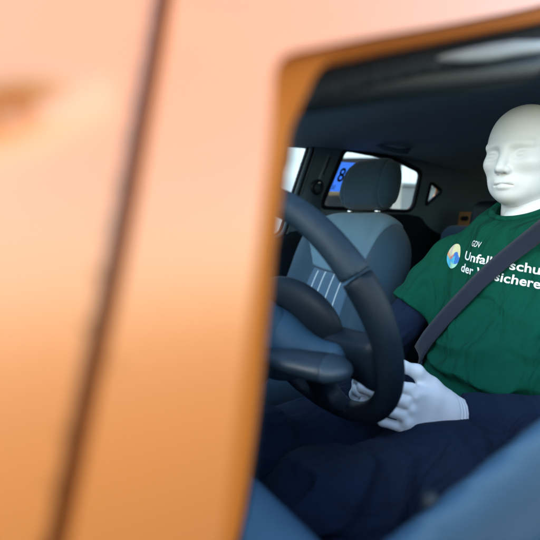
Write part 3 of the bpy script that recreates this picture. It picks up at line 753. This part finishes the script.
shirt_me = sdf_mesh('t_shirt', shirtf, (-.26, .05, .56), (.14, .71, 1.08), .0042)
shirt = link('t_shirt', shirt_me, M['green'], man)
bvh = BVHTree.FromPolygons([v.co[:] for v in shirt_me.vertices], [tuple(p.vertices) for p in shirt_me.polygons])
# ribbed collar
cr = []
for a in np.linspace(0, 2*math.pi, 48, endpoint=False):
    c = Vector((-.117, .343, 1.014)); r = .0605; p = Vector((c.x+r*math.cos(a), c.y+r*math.sin(a), 0)); p.z = 1.013-.42/.90*(p.x+.110)+.001; cr.append(p)
cm = tube_mesh('collar', cr, .0068, 12, True)
link('collar', cm, M['green'], shirt)
# long navy sleeves under the shirt
def sleevef(s):
    sh, el = map(Vector, ARM[s]); _, _, _, w0, h = HANDS[s]; end = w0-h*.030
    def f(P):
        d = chain(P, [tuple(sh), tuple(el), tuple(end)], [.047, .048, .043], .03)
        wv = vnoise(P, 11., 3.)
        ax = arr(*(end-el).normalized()); t = (P-arr(*el)) @ ax
        d = d+.0045*np.sin(t*105+wv*4)*np.clip((.24-t)/.1, .25, 1)*(.5+.5*wv)+.002*vnoise(P, 34.)
        d = smax(d, (P-arr(*end)) @ ax, .004)
        ax2 = arr(*(el-sh).normalized()); d = smax(d, -((P-arr(*sh)) @ ax2-.10), .01)
        return d
    pts = [sh, el, end]; lo = [min(p[i] for p in pts)-.08 for i in range(3)]; hi = [max(p[i] for p in pts)+.08 for i in range(3)]
    return sdf_mesh('sleeve', f, lo, hi, .005)
for s in (1, -1): link('sleeve', sleevef(s), M['navy'], man)
# trousers
def trf(P):
    d = None
    for s in (1, -1):
        y0 = .36+.095*s; ky = .36+(.085 if s > 0 else .10)*s
        c = chain(P, [(-.01, y0, .565), (.25, y0, .572), (.49, ky, .580), (.60, ky, .40), (.66, ky, .30)], [.10, .096, .082, .064, .06], .05)
        d = c if d is None else smin(d, c, .03)
    d = smin(d, ell(P, (-.04, .36, .57), (.13, .17, .10)), .05)
    x, y, z = P[..., 0], P[..., 1], P[..., 2]; wv = vnoise(P, 7., 1.)+.5*vnoise(P, 15., 4.)
    kn = np.exp(-((x-.50)/.09)**2); hp = np.exp(-((x-.08)/.09)**2)
    d = d+(.010+.014*kn+.014*hp)*(np.abs(np.sin((x*.8+z*.9+y*.3)*36+wv*2.4))-.6)*(.4+.7*np.abs(wv))+.005*vnoise(P, 12., 7.)+.003*np.abs(vnoise(P, 24., 3.))
    return smax(d, .30-z, .01)
link('trousers', sdf_mesh('trousers', trf, (-.2, .14, .28), (.76, .62, .72), .006), M['jeans'], man)

# ------------------------------------------------------------------ print on the shirt, laid on the cloth
def drape(y, z, off=.0012):
    hit = bvh.ray_cast(Vector((.6, y, z)), Vector((-1, 0, 0)))
    return hit[0]+hit[1]*off if hit[0] else Vector((0, y, z))
def shirt_text(s, y0, z0, size, bold, width):
    bm = text_mesh(s, bold, 0, .16); w = max(v.co.x for v in bm.verts); k = width/w
    for v in bm.verts:
        yy = y0+v.co.x*k; zz = z0+v.co.y*size-.10*(yy-y0); v.co = drape(yy, zz)
    bmesh.ops.recalc_face_normals(bm, faces=bm.faces[:])
    me = bpy.data.meshes.new('lettering'); bm.to_mesh(me); bm.free(); link('lettering', me, M['white_print'], shirt, False)
shirt_text('GDV', .300, .934, .0165, .006, .026)
shirt_text('Unfallforschung', .288, .906, .0240, .020, .186)
shirt_text('der Versicherer', .285, .881, .0240, .020, .176)
ec = {}
def emat(name, c):
    if name not in ec: ec[name] = pm('print_'+name, c, .7, var=.05)
    return ec[name]
ecol = [('cream', (.80, .72, .42)), ('sand', (.72, .62, .50)), ('rose', (.55, .22, .28)), ('orange', (.72, .36, .16)), ('blue', (.05, .20, .60)), ('cyan', (.08, .48, .72)), ('mint', (.42, .74, .58))]
bm = bmesh.new(); RR, NA = 14, 48; gy, gz, er = .250, .908, .0262; g = []
for i in range(RR+1):
    g.append([bm.verts.new(drape(gy+er*.92*i/RR*math.cos(2*math.pi*j/NA), gz+er*i/RR*math.sin(2*math.pi*j/NA))) for j in range(NA)])
for i in range(RR):
    for j in range(NA):
        f = bm.faces.new((g[i][j], g[i+1][j], g[i+1][(j+1) % NA], g[i][(j+1) % NA])); rr = (i+.5)/RR; a = 2*math.pi*(j+.5)/NA; x, y = rr*math.cos(a), rr*math.sin(a)
        wv = .22*math.sin(x*4.2)
        if y > .18+wv: ix = 0 if x > -.25 else 1
        elif y > -.12+wv*.8: ix = 3 if x < -.45 else (2 if x < .1 else 4)
        elif y > -.5-wv*.5: ix = 5 if x < .35 else 4
        else: ix = 6 if x > -.2 else 5
        f.material_index = ix
bmesh.ops.remove_doubles(bm, verts=bm.verts[:], dist=1e-6)
me = bpy.data.meshes.new('emblem'); bm.to_mesh(me); bm.free(); link('emblem', me, [emat(*c) for c in ecol], shirt, False)

# ------------------------------------------------------------------ driver's seat belt over the shirt
pts = []; A = Vector((0, .512, 1.018)); B = Vector((0, .235, .700))
for i in range(34):
    t = i/33; y = A.y+(B.y-A.y)*t; z = A.z+(B.z-A.z)*t+.044*math.sin(math.pi*t)
    p = drape(y, z, .0); pts.append(p)
for _ in range(30):
    q = [p.copy() for p in pts]
    for i in range(1, len(pts)-1):
        m = (pts[i-1]+pts[i+1])/2; q[i].x = max(pts[i].x, m.x) if True else m.x
    pts = q
pts = [p+Vector((.006+.014*max(0, (i-22)/11), 0, .0)) for i, p in enumerate(pts)]
full = [Vector((-.33, .69, 1.13)), Vector((-.2, .625, 1.075)), Vector((-.11, .555, 1.03))]+pts+[Vector((pts[-1].x-.012, .228, .685)), Vector((pts[-1].x-.04, .195, .63)), Vector((-.01, .15, .54))]
dirs = []
for i, p in enumerate(full):
    t = (full[min(i+1, len(full)-1)]-full[max(i-1, 0)]).normalized(); n = Vector((1, -.25, .15)) if 3 <= i < len(full)-3 else Vector((.7, -.3, .6))
    d = t.cross(n).normalized(); dirs.append(d)
sb = link('seat_belt', ribbon('seat_belt', full, dirs, .038, .0018), M['belt'], car)
sb['label'] = 'dark navy seat belt strap across the green shirt'
link('belt_buckle', box_mesh('belt_buckle', (-.04, .115, .44), (0, .155, .55), .006), M['black'], car)
